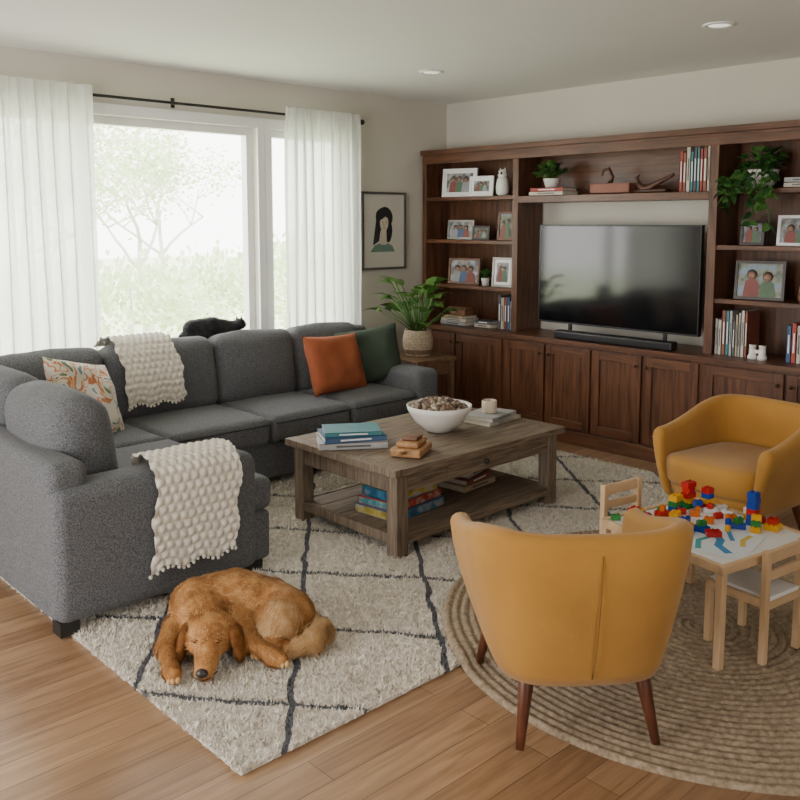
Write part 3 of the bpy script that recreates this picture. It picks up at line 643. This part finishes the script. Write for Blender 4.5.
# ---------------------------------------------------------------- armchairs
def tub_chair(loc,rz,sc=1.0):
    b=B(); Bw=.345; A=.355; path=[]
    for i in range(6): path.append((.27-.27*i/6,Bw))
    for i in range(37):
        ph=pi/2-pi*i/36; c=math.cos(ph); s=math.sin(ph); e=2/3.0
        path.append((-A*abs(c)**e,Bw*abs(s)**e*(1 if s>=0 else -1)))
    for i in range(1,7): path.append((.27*i/6,-Bw))
    P=[Vector((x,y,0)) for x,y in path]; Ls=[0]
    for i in range(1,len(P)): Ls.append(Ls[-1]+(P[i]-P[i-1]).length)
    path=[]; NN=56; j=1
    for i in range(NN+1):
        s=Ls[-1]*i/NN
        while j<len(P)-1 and Ls[j]<s: j+=1
        q=P[j-1].lerp(P[j],(s-Ls[j-1])/max(1e-6,Ls[j]-Ls[j-1])); path.append((q.x,q.y))
    n=len(path); th=.072; rows=[]; zb=.180; inner=[]
    def sec(h):
        o=[(-.125,zb),(-.090,zb+.012)]
        for q in(.08,.2,.4,.6,.8): o.append((-.085*(1-q)**1.35,zb+.012+(h-.036-zb-.012)*q))
        for q in range(7):
            a=pi*q/6; o.append((-th/2+th/2*math.cos(a),h-.034+.034*math.sin(a)))
        for q in(.75,.5,.25,0): o.append((-th-.014*(1-q),.33+(h-.04-.33)*q))
        return o
    for i,(x,y) in enumerate(path):
        p0=path[max(0,i-1)];p1=path[min(n-1,i+1)]; t=Vector((p1[0]-p0[0],p1[1]-p0[1])).normalized(); nn=Vector((-t.y,t.x))
        if nn.x*x+nn.y*y<0: nn=-nn
        if x>=0: nn=Vector((0,1 if y>0 else -1))
        s=min(1,max(0,(.27-x)/.56)); s=s*s*(3-2*s); h=.545+.125*s
        rows.append([(x+nn.x*o_,y+nn.y*o_,z) for o_,z in sec(h)]); inner.append((x-nn.x*(th+.006),y-nn.y*(th+.006)))
    def capr(row,f,dx):
        c=Vector((0,0,0))
        for p in row: c+=Vector(p)
        c/=len(row); return [tuple(c+(Vector(p)-c)*f+Vector((dx,0,0))) for p in row]
    rows=[capr(rows[0],.55,.036),capr(rows[0],.82,.028),capr(rows[0],.95,.014)]+rows+[capr(rows[-1],.95,.014),capr(rows[-1],.82,.028),capr(rows[-1],.55,.036)]
    K=len(rows[0]); vs=[p for r in rows for p in r]; fs=[]
    for i in range(len(rows)-1):
        for k in range(K): k2=(k+1)%K; fs.append((i*K+k,i*K+k2,(i+1)*K+k2,(i+1)*K+k))
    fs.append(tuple(range(K))); fs.append(tuple((len(rows)-1)*K+k for k in range(K-1,-1,-1)))
    b.add(vs,fs,M_velvet,True)
    out=inner+[(.31,-.20),(.33,-.10),(.335,0),(.33,.10),(.31,.20)]; cx=.0
    def slab(rings,mat):
        m=len(out); vs=[];fs=[]
        for f,z in rings:
            for x,y in out: vs.append((cx+(x-cx)*f,y*f,z))
        for i in range(len(rings)-1):
            for k in range(m): k2=(k+1)%m; fs.append((i*m+k,i*m+k2,(i+1)*m+k2,(i+1)*m+k))
        fs.append(tuple(range(m))); fs.append(tuple((len(rings)-1)*m+k for k in range(m))); b.add(vs,fs,mat,True)
    slab([(.96,.27),(1,.29),(1,.37),(.985,.395),(.95,.41),(.85,.42),(.5,.428),(.1,.43)],M_velvet); slab([(.78,.165),(.86,.177),(.93,.23),(.95,.28)],M_velvet)
    b.tube([(-.283,0,.222),(-.310,0,.30),(-.332,0,.40),(-.349,0,.51),(-.3555,0,.62)],.0022,M_velvseam,6)
    for x,y in[(-.20,.175),(-.20,-.175),(.21,.21),(.21,-.21)]:
        sx=-.06 if x<0 else .05; sy=.03 if y>0 else -.03
        b.tube([(x,y,.20),(x+sx*.1,y+sy*.1,.175),(x+sx,y+sy,.0)],[.024,.023,.013],M_legw,14)
    return b.obj("mustard_armchair",M=TM(loc,rz)@Matrix.Diagonal((sc,sc,sc,1)))
tub_chair((2.375,1.695,.016),math.radians(51),1.06); tub_chair((4.345,2.03,.030),math.radians(172),1.0)

# ---------------------------------------------------------------- kids table & chairs
zj=.016; KM=TM((3.275,1.665,zj),math.radians(-11.5)); kw,kd,kh=.58,.62,.40
b=B(); b.box(-kw/2+.02,kw/2-.02,-kd/2+.02,kd/2-.02,kh-.03,kh-.006,M_white)
for a in[(-kw/2,kw/2,-kd/2,-kd/2+.022),(-kw/2,kw/2,kd/2-.022,kd/2)]: b.box(*a,kh-.035,kh,M_birchx)
for a in[(-kw/2,-kw/2+.022,-kd/2+.022,kd/2-.022),(kw/2-.022,kw/2,-kd/2+.022,kd/2-.022)]: b.box(*a,kh-.035,kh,M_birchx)
for x in(-kw/2+.005,kw/2-.035):
    for y in(-kd/2+.005,kd/2-.035): b.box(x,x+.03,y,y+.03,0,kh-.034,M_birch)
b.obj("toddler_play_table",bevel=.004,M=KM)
def kchair(loc,rz):
    b=B(); w=.25; hb=.435
    for y in(-w/2,w/2-.026):
        b.box(-.13,-.104,y,y+.026,0,hb,M_birch); b.box(.104,.13,y,y+.026,0,.25,M_birch)
    b.box(-.104,.104,-w/2+.002,-w/2+.022,.215,.248,M_birchx); b.box(-.104,.104,w/2-.022,w/2-.002,.215,.248,M_birchx)
    b.box(-.125,.128,-w/2+.026,w/2-.026,.238,.255,M_white); b.box(-.128,-.110,-w/2+.02,w/2-.02,hb-.05,hb-.003,M_birchx); b.box(-.126,-.112,-w/2+.02,w/2-.02,.32,.355,M_birchx)
    b.box(-.124,-.114,-w/2+.02,w/2-.02,.205,.237,M_birchx); b.box(.112,.126,-w/2+.02,w/2-.02,.205,.237,M_birchx)
    return b.obj("toddler_chair",bevel=.003,M=TM(loc,rz))
kchair((3.235,1.44,zj),math.radians(82)); kchair((3.43,2.06,zj+.010),math.radians(-100))
LG=[pm("block_%s"%n,c,.25,.0,1,spec=.5) for n,c in[("red",(.45,.012,.01)),("blue",(.01,.05,.32)),("yellow",(.70,.36,.008)),("green",(.015,.18,.035)),("white",(.7,.7,.7)),("orange",(.60,.14,.01))]]
b=B(); U=.019
def brick(x,y,z,nx,ny,m,a=0,hgt=1):
    T=TM((x,y,z),a); hh=.0225*hgt; b.box(-nx*U/2,nx*U/2,-ny*U/2,ny*U/2,0,hh,m,T)
    for i in range(nx):
        for j in range(ny): b.lathe([(.0058,hh),(.0058,hh+.004)],m,((i+.5-nx/2)*U,(j+.5-ny/2)*U,0),8,T,False)
z0=kh-.0055; HB=.023
for k in range(6): brick(.20+random.uniform(-.003,.003),-.07,z0+k*HB,2,2,LG[[1,1,0,1,1,1][k]],.1)
for k in range(3): brick(.14,-.13,z0+k*HB,3-k,2,LG[[2,3,2][k]],.5)
brick(.22,-.15,z0,3,3,LG[2],.3); brick(.22,-.15,z0+HB,2,2,LG[0],.3)
for k in range(5): brick(.15,.22,z0+k*HB,3-(k%2),2,LG[[3,2,0,0,0][k]],.05)
for k in range(4): brick(.215,.17,z0+k*HB,2,2,LG[[0,2,1,0][k]],.05)
for k in range(3): brick(.07,.22,z0+k*HB,3,2,LG[[1,3,2][k]],.2)
brick(-.16,.24,z0,4,2,LG[3],.3); brick(-.16,.24,z0+HB,3,2,LG[0],.3)
used=[]; fixed=[(.20,-.07),(.14,-.13),(.15,.22),(.215,.17),(-.16,.24),(.22,-.15),(.07,.22)]
for k in range(38):
    for _ in range(25):
        x=random.uniform(-.25,.25); y=random.uniform(-.08,.27)
        if x+ .8*y<-.12 : continue
        if all((x-u[0])**2+(y-u[1])**2>.047**2 for u in used+fixed):
            used.append((x,y)); brick(x,y,z0,random.choice([1,2,2,3]),random.choice([1,2,2]),random.choice(LG),random.uniform(0,3))
            if random.random()<.35: brick(x,y,z0+HB,1,random.choice([1,2]),random.choice(LG),random.uniform(0,3))
            break
b.obj("toy_building_blocks",M=KM)
b=B(); b.box(-.17,.17,-.12,.12,0,.0008,pm("drawing_paper",(.70,.75,.80),.6,.01))
def strip(pts,wd,m,z):
    vs=[]
    for i,p in enumerate(pts):
        q=Vector(pts[min(i+1,len(pts)-1)])-Vector(pts[max(i-1,0)]); nn=Vector((-q.y,q.x,0)).normalized()*wd; vs+=[(p[0]-nn.x,p[1]-nn.y,z),(p[0]+nn.x,p[1]+nn.y,z)]
    b.add(vs,[(2*i,2*i+1,2*i+3,2*i+2) for i in range(len(pts)-1)],m)
DB=pm("crayon_blue",(.05,.25,.50),.7); DT=pm("crayon_teal",(.06,.35,.35),.7); DYl=pm("crayon_yellow",(.6,.45,.08),.7)
strip([(-.12,-.06,0),(-.06,.0,0),(0,.01,0),(.06,.05,0)],.016,DB,.0012); strip([(-.14,.05,0),(-.05,.08,0),(.03,.05,0),(.06,.09,0)],.011,DT,.0014); strip([(-.02,-.08,0),(.05,-.06,0),(.12,-.07,0)],.010,DYl,.0016); strip([(.02,-.03,0),(.08,.0,0),(.14,.03,0)],.009,DB,.0018)
b.obj("crayon_drawing",recalc=False,M=KM@TM((-.06,-.13,kh-.0050),.35))

# ---------------------------------------------------------------- animals
def organic(segs,ells,voxel,it):
    b=B(); m=M_black
    for p0,p1,r0,r1 in segs:
        p0=Vector(p0);p1=Vector(p1); n=max(2,int((p1-p0).length/(min(r0,r1)*.35))+1)
        for i in range(n+1): t=i/n; b.ell(p0.lerp(p1,t),r0+(r1-r0)*t,m,seg=16,rings=10)
    for c,r,rot in ells: b.ell(c,r,m,rot,20,14)
    ob=b.obj("tmp"); off=Vector(ob.location)
    md=ob.modifiers.new("r","REMESH"); md.mode='VOXEL'; md.voxel_size=voxel; md.adaptivity=0
    sm=ob.modifiers.new("s","SMOOTH"); sm.factor=.5; sm.iterations=it
    dg=bpy.context.evaluated_depsgraph_get(); me=bpy.data.meshes.new_from_object(ob.evaluated_get(dg))
    vs=[Vector(v.co)+off for v in me.vertices]; fs=[tuple(p.vertices) for p in me.polygons]; ns=[Vector(v.normal) for v in me.vertices]
    bpy.data.objects.remove(ob); bpy.data.meshes.remove(me); return vs,fs,ns
def fur(b,vs,fs,ns,flow,n,width,mat,lift=.45,clump=1.0,zmin=.004):
    V=np.array([tuple(v) for v in vs]); Nn=np.array([tuple(v) for v in ns]); F=np.array([f[:3] for f in fs])
    ar=np.linalg.norm(np.cross(V[F[:,1]]-V[F[:,0]],V[F[:,2]]-V[F[:,0]]),axis=1); idx=np.random.choice(len(F),n,p=ar/ar.sum())
    F4=np.array([(f[0],f[1],f[2],f[3] if len(f)>3 else f[2]) for f in fs])[idx]; uu=np.random.rand(n,1); vv=np.random.rand(n,1)
    P=V[F4[:,0]]*(1-uu)*(1-vv)+V[F4[:,1]]*uu*(1-vv)+V[F4[:,2]]*uu*vv+V[F4[:,3]]*(1-uu)*vv; NN=Nn[F4[:,0]]
    S0=np.array([s[0] for s in flow],dtype=float);S1=np.array([s[1] for s in flow],dtype=float); D=S1-S0; DL=(D**2).sum(1)
    best=np.full(n,1e9); dirv=np.zeros((n,3)); bi=np.zeros(n,int)
    for k in range(len(flow)):
        t=np.clip(((P-S0[k])@D[k])/DL[k],0,1); q=S0[k]+t[:,None]*D[k]; d=np.linalg.norm(P-q,axis=1)/flow[k][2]; msk=d<best; best[msk]=d[msk]; dirv[msk]=D[k]/math.sqrt(DL[k]); bi[msk]=k
    dirv+=.25*np.random.randn(n,3)
    cl=np.array([tuple(noise.noise_vector(Vector(p)*26)) for p in P]); dirv+=clump*cl
    T=dirv-(dirv*NN).sum(1)[:,None]*NN; T/=np.linalg.norm(T,axis=1)[:,None]+1e-9
    L=np.array([flow[k][3] for k in bi])*(.6+.7*np.random.rand(n)); S=np.cross(T,NN)*width
    g=np.array([0,0,-.15])
    a=P-S-NN*.002;c=P+S-NN*.002; m=P+(T*.55+NN*lift*.55)*L[:,None]; tip=P+(T+NN*lift*.55+g)*L[:,None]
    tip[:,2]=np.maximum(tip[:,2],zmin)
    X=np.empty((n*5,3)); X[0::5]=a;X[1::5]=c;X[2::5]=m+S*.8;X[3::5]=m-S*.8;X[4::5]=tip
    fl=[]
    for i in range(0,n*5,5): fl.append((i,i+1,i+2,i+3)); fl.append((i+3,i+2,i+4))
    b.add(X.tolist(),fl,mat,True)
def furmat(name,c1,c2,c3,sc):
    m,nt,N,L,P=nmat(name); P.inputs["Roughness"].default_value=.6; P.inputs["Specular IOR Level"].default_value=.25
    tc=N.new("ShaderNodeTexCoord"); n=N.new("ShaderNodeTexNoise"); n.inputs["Scale"].default_value=sc; n.inputs["Detail"].default_value=6; n.inputs["Roughness"].default_value=.75
    L.new(tc.outputs["Object"],n.inputs["Vector"]); r=N.new("ShaderNodeValToRGB"); e=r.color_ramp.elements; e[0].position=.32;e[0].color=(*c1,1);e[1].position=.68;e[1].color=(*c3,1); x=e.new(.5); x.color=(*c2,1)
    L.new(n.outputs["Fac"],r.inputs[0]); L.new(r.outputs[0],P.inputs["Base Color"]); return m
M_gold=furmat("golden_fur",(.22,.085,.022),(.46,.205,.062),(.62,.34,.13),16)
M_gold2=furmat("golden_fur_light",(.46,.25,.095),(.64,.40,.19),(.76,.56,.33),22)
M_gold3=furmat("golden_fur_ears",(.16,.055,.014),(.30,.115,.030),(.42,.19,.06),28)
b=B()
hc=Vector((-.107,-.165,.0)); hs=1.16
def hp(p): p=Vector(p); return hc+Vector(((p.x-hc.x)*hs,(p.y-hc.y)*hs,p.z*1.06))
segs=[((-.20,.05,.110),(-.07,.105,.118),.108,.114),((-.07,.105,.118),(.06,.10,.108),.114,.094),((.06,.10,.108),(.12,.05,.098),.094,.096),
 ((-.19,.04,.112),(-.145,-.07,.102),.102,.084),((-.145,-.07,.102),(-.115,-.13,.100),.082,.070),
 (hp((-.105,-.20,.085)),hp((-.098,-.262,.058)),.056,.043),(hp((-.098,-.262,.058)),hp((-.096,-.305,.045)),.043,.036),
 ((-.03,-.01,.085),(.03,-.11,.052),.058,.042),((.03,-.11,.048),(.125,-.195,.034),.038,.029),((.125,-.195,.032),(.160,-.214,.030),.033,.030),
 ((-.26,-.02,.07),(-.275,-.14,.045),.055,.040),((-.275,-.14,.042),(-.225,-.285,.030),.036,.029),((-.225,-.285,.03),(-.205,-.325,.028),.033,.030),
 ((.17,-.03,.06),(.10,-.105,.042),.06,.038),((.10,-.105,.040),(.185,-.130,.030),.036,.028),((.11,-.12,.03),(.075,-.150,.027),.028,.026)]
ells=[(hp((-.108,-.155,.100)),(.086,.092,.066),(0,0,0)),(hp((-.075,-.19,.082)),(.038,.050,.040),(0,0,0)),(hp((-.137,-.19,.082)),(.038,.050,.040),(0,0,0)),
 ((.140,.01,.095),(.112,.110,.100),(0,0,.5))]
vs,fs,ns=organic(segs,ells,.0075,4); b.add(vs,fs,M_gold,True)
flow=[((-.18,.06,.16),(-.0,.14,.16),1.25,.044),((.0,.13,.15),(.16,.05,.13),1.25,.044),((-.115,-.10,.12),(-.19,.05,.14),1.0,.042),
 (hp((-.096,-.31,.055)),hp((-.10,-.21,.095)),.5,.008),(hp((-.10,-.21,.13)),hp((-.115,-.11,.14)),.60,.012),
 ((-.03,-.01,.09),(.03,-.11,.05),.5,.032),((.03,-.11,.045),(.125,-.195,.032),.45,.020),((.125,-.195,.032),(.165,-.215,.03),.35,.006),((-.26,-.02,.07),(-.275,-.14,.045),.5,.028),((-.275,-.14,.045),(-.225,-.285,.032),.45,.015),((-.225,-.285,.03),(-.205,-.33,.03),.35,.006),
 ((.16,.04,.13),(.11,-.09,.07),1.0,.038),((.10,-.105,.038),(.185,-.130,.030),.4,.014),((.11,-.12,.03),(.07,-.152,.028),.35,.006)]
fur(b,vs,fs,ns,flow,80000,.0011,M_gold,.36,.75)
fur(b,vs,fs,ns,flow,7000,.0010,M_gold2,.42,.75)
for sx,sg in((-.205,-1),(-.010,1)):
    ev,ef,en=organic([],[((sx,-.155,.086),(.020,.042,.060),(.25,-sg*.30,0)),((sx+sg*.010,-.172,.052),(.017,.034,.036),(.2,-sg*.2,0))],.006,2)
    b.add(ev,ef,M_gold3,True); fur(b,ev,ef,en,[((sx-sg*.01,-.14,.15),(sx+sg*.015,-.185,.03),1,.022)],7000,.0011,M_gold3,.35,.5)
tv,tf,tn=organic([((.21,.05,.06),(.275,-.01,.05),.036,.038),((.275,-.01,.05),(.270,-.08,.040),.038,.030),((.270,-.08,.040),(.215,-.115,.032),.030,.018)],[],.008,2)
b.add(tv,tf,M_gold2,True)
fur(b,tv,tf,tn,[((.21,.05,.06),(.275,-.01,.05),1,.055),((.275,-.01,.05),(.270,-.08,.042),1,.065),((.270,-.08,.04),(.20,-.13,.035),1,.065)],11000,.0012,M_gold2,.40,.6)
ov=organic([((.145,-.025,.100),(.11,-.065,.072),.084,.058)],[],.010,2); fur(b,*ov,[((.16,.0,.12),(.09,-.08,.05),1,.045)],5000,.0012,M_gold2,.35,.6)
ov=organic([((-.06,-.03,.075),(-.01,-.06,.065),.05,.04)],[],.010,2); fur(b,*ov,[((-.08,-.0,.1),(-.01,-.10,.04),1,.04)],2500,.0012,M_gold2,.35,.6)
M_nose=pm("dog_nose",(.025,.018,.016),.3,.1); M_eye=pm("dark_eye",(.02,.012,.008),.08,.0)
b.ell(hp((-.096,-.338,.055)),(.023,.015,.017),M_nose); b.tube([hp((-.096,-.343,.045)),hp((-.096,-.340,.032))],.0020,M_nose,5)
b.tube([hp((-.060,-.288,.034)),hp((-.076,-.326,.031)),hp((-.096,-.341,.030)),hp((-.116,-.326,.031)),hp((-.134,-.288,.034))],.0022,M_nose,5)
for sx in(-.138,-.074):
    b.ell(hp((sx,-.229,.107)),(.012,.008,.0065),M_eye); b.tube([hp((sx-.016,-.225,.107)),hp((sx,-.237,.114)),hp((sx+.016,-.225,.107))],.0034,M_gold3,5)
for (px,py) in[(.170,-.230),(-.200,-.345),(.064,-.166)]:
    for k in(-1,0,1): b.ell((px+k*.015,py+(.004 if k else 0),.021),(.010,.014,.013),M_gold2)
b.obj("golden_retriever",recalc=False,M=TM((1.81,2.80,.022),math.radians(-43.2)))

M_cat=furmat("black_cat_fur",(.010,.010,.011),(.024,.024,.026),(.060,.060,.063),24)
segs=[((-.14,0,.064),(.0,.01,.070),.060,.068),((.0,.01,.070),(.10,0,.062),.064,.050),((.10,0,.062),(.155,-.015,.074),.044,.038),
 ((.10,-.02,.025),(.20,-.045,.016),.022,.016),((.10,.03,.025),(.19,.03,.016),.022,.016),((-.10,-.03,.03),(-.02,-.055,.018),.035,.018),((-.18,.01,.04),(-.22,-.03,.02),.02,.015),((-.22,-.03,.02),(-.10,-.085,.016),.015,.012)]
vs,fs,ns=organic(segs,[((.178,-.020,.086),(.042,.042,.036),(0,0,0)),((.200,-.042,.076),(.017,.018,.013),(0,0,0))],.007,4); b=B(); b.add(vs,fs,M_cat,True)
fur(b,vs,fs,ns,[((.2,0,.09),(-.2,0,.07),1,.014)],12000,.0012,M_cat,.45)
M_ceye=pm("cat_eye",(.4,.4,.05),.1)
for s in(-1,1):
    ex,ey=.176+s*.024*-.5,-.016+s*.024*.85
    b.add([(ex-.012,ey-.012,.108),(ex+.014,ey-.012,.108),(ex,ey+.014,.106),(ex-.002,ey+s*.004,.146)],[(0,1,3),(1,2,3),(2,0,3),(0,2,1)],M_cat)
    b.ell((.205-s*.009,-.043+s*.014,.092),(.006,.006,.006),M_ceye)
b.ell((.214,-.054,.080),(.003,.004,.003),M_nose)
b.obj("black_cat",recalc=False,M=TM((3.14,5.20,.868),math.radians(-22)))

# ---------------------------------------------------------------- light
w=bpy.data.worlds.new("sky_world"); bpy.context.scene.world=w; w.use_nodes=True; N=w.node_tree.nodes; L=w.node_tree.links
bg=N["Background"]; bg.inputs[0].default_value=(1.0,.98,.95,1); bg.inputs[1].default_value=9.0
def portal(name,loc,rot,sx,sy):
    l=bpy.data.lights.new(name,'AREA'); l.shape='RECTANGLE'; l.size=sx; l.size_y=sy; l.cycles.is_portal=True
    o=bpy.data.objects.new(name,l); o.location=loc; o.rotation_euler=rot; COL.objects.link(o)
portal("window_portal",(2.445,YW+.17,1.48),(-pi/2,0,0),2.6,1.73)
portal("window_portal_small",(4.23,YW+.17,1.48),(-pi/2,0,0),.76,1.73)
portal("left_portal",(X0-.12,2.95,1.18),(0,-pi/2,0),2.15,2.9)
portal("front_portal",(.25,Y0-.12,1.42),(pi/2,0,0),1.5,1.45)

# ---------------------------------------------------------------- camera
f=878.0; p=math.atan(98/878); a=math.atan2(940,883.5)
F=Vector((math.cos(a)*math.cos(p),math.sin(a)*math.cos(p),-math.sin(p))); R=Vector((math.sin(a),-math.cos(a),0)); Up=R.cross(F)
cd=bpy.data.cameras.new("camera"); cam=bpy.data.objects.new("camera",cd); COL.objects.link(cam)
cam.matrix_world=Matrix(((R.x,Up.x,-F.x,0),(R.y,Up.y,-F.y,0),(R.z,Up.z,-F.z,1.65),(0,0,0,1)))
cd.sensor_width=36; cd.lens=f*36/800; cd.shift_y=-.1; cd.clip_start=.05
bpy.context.scene.camera=cam
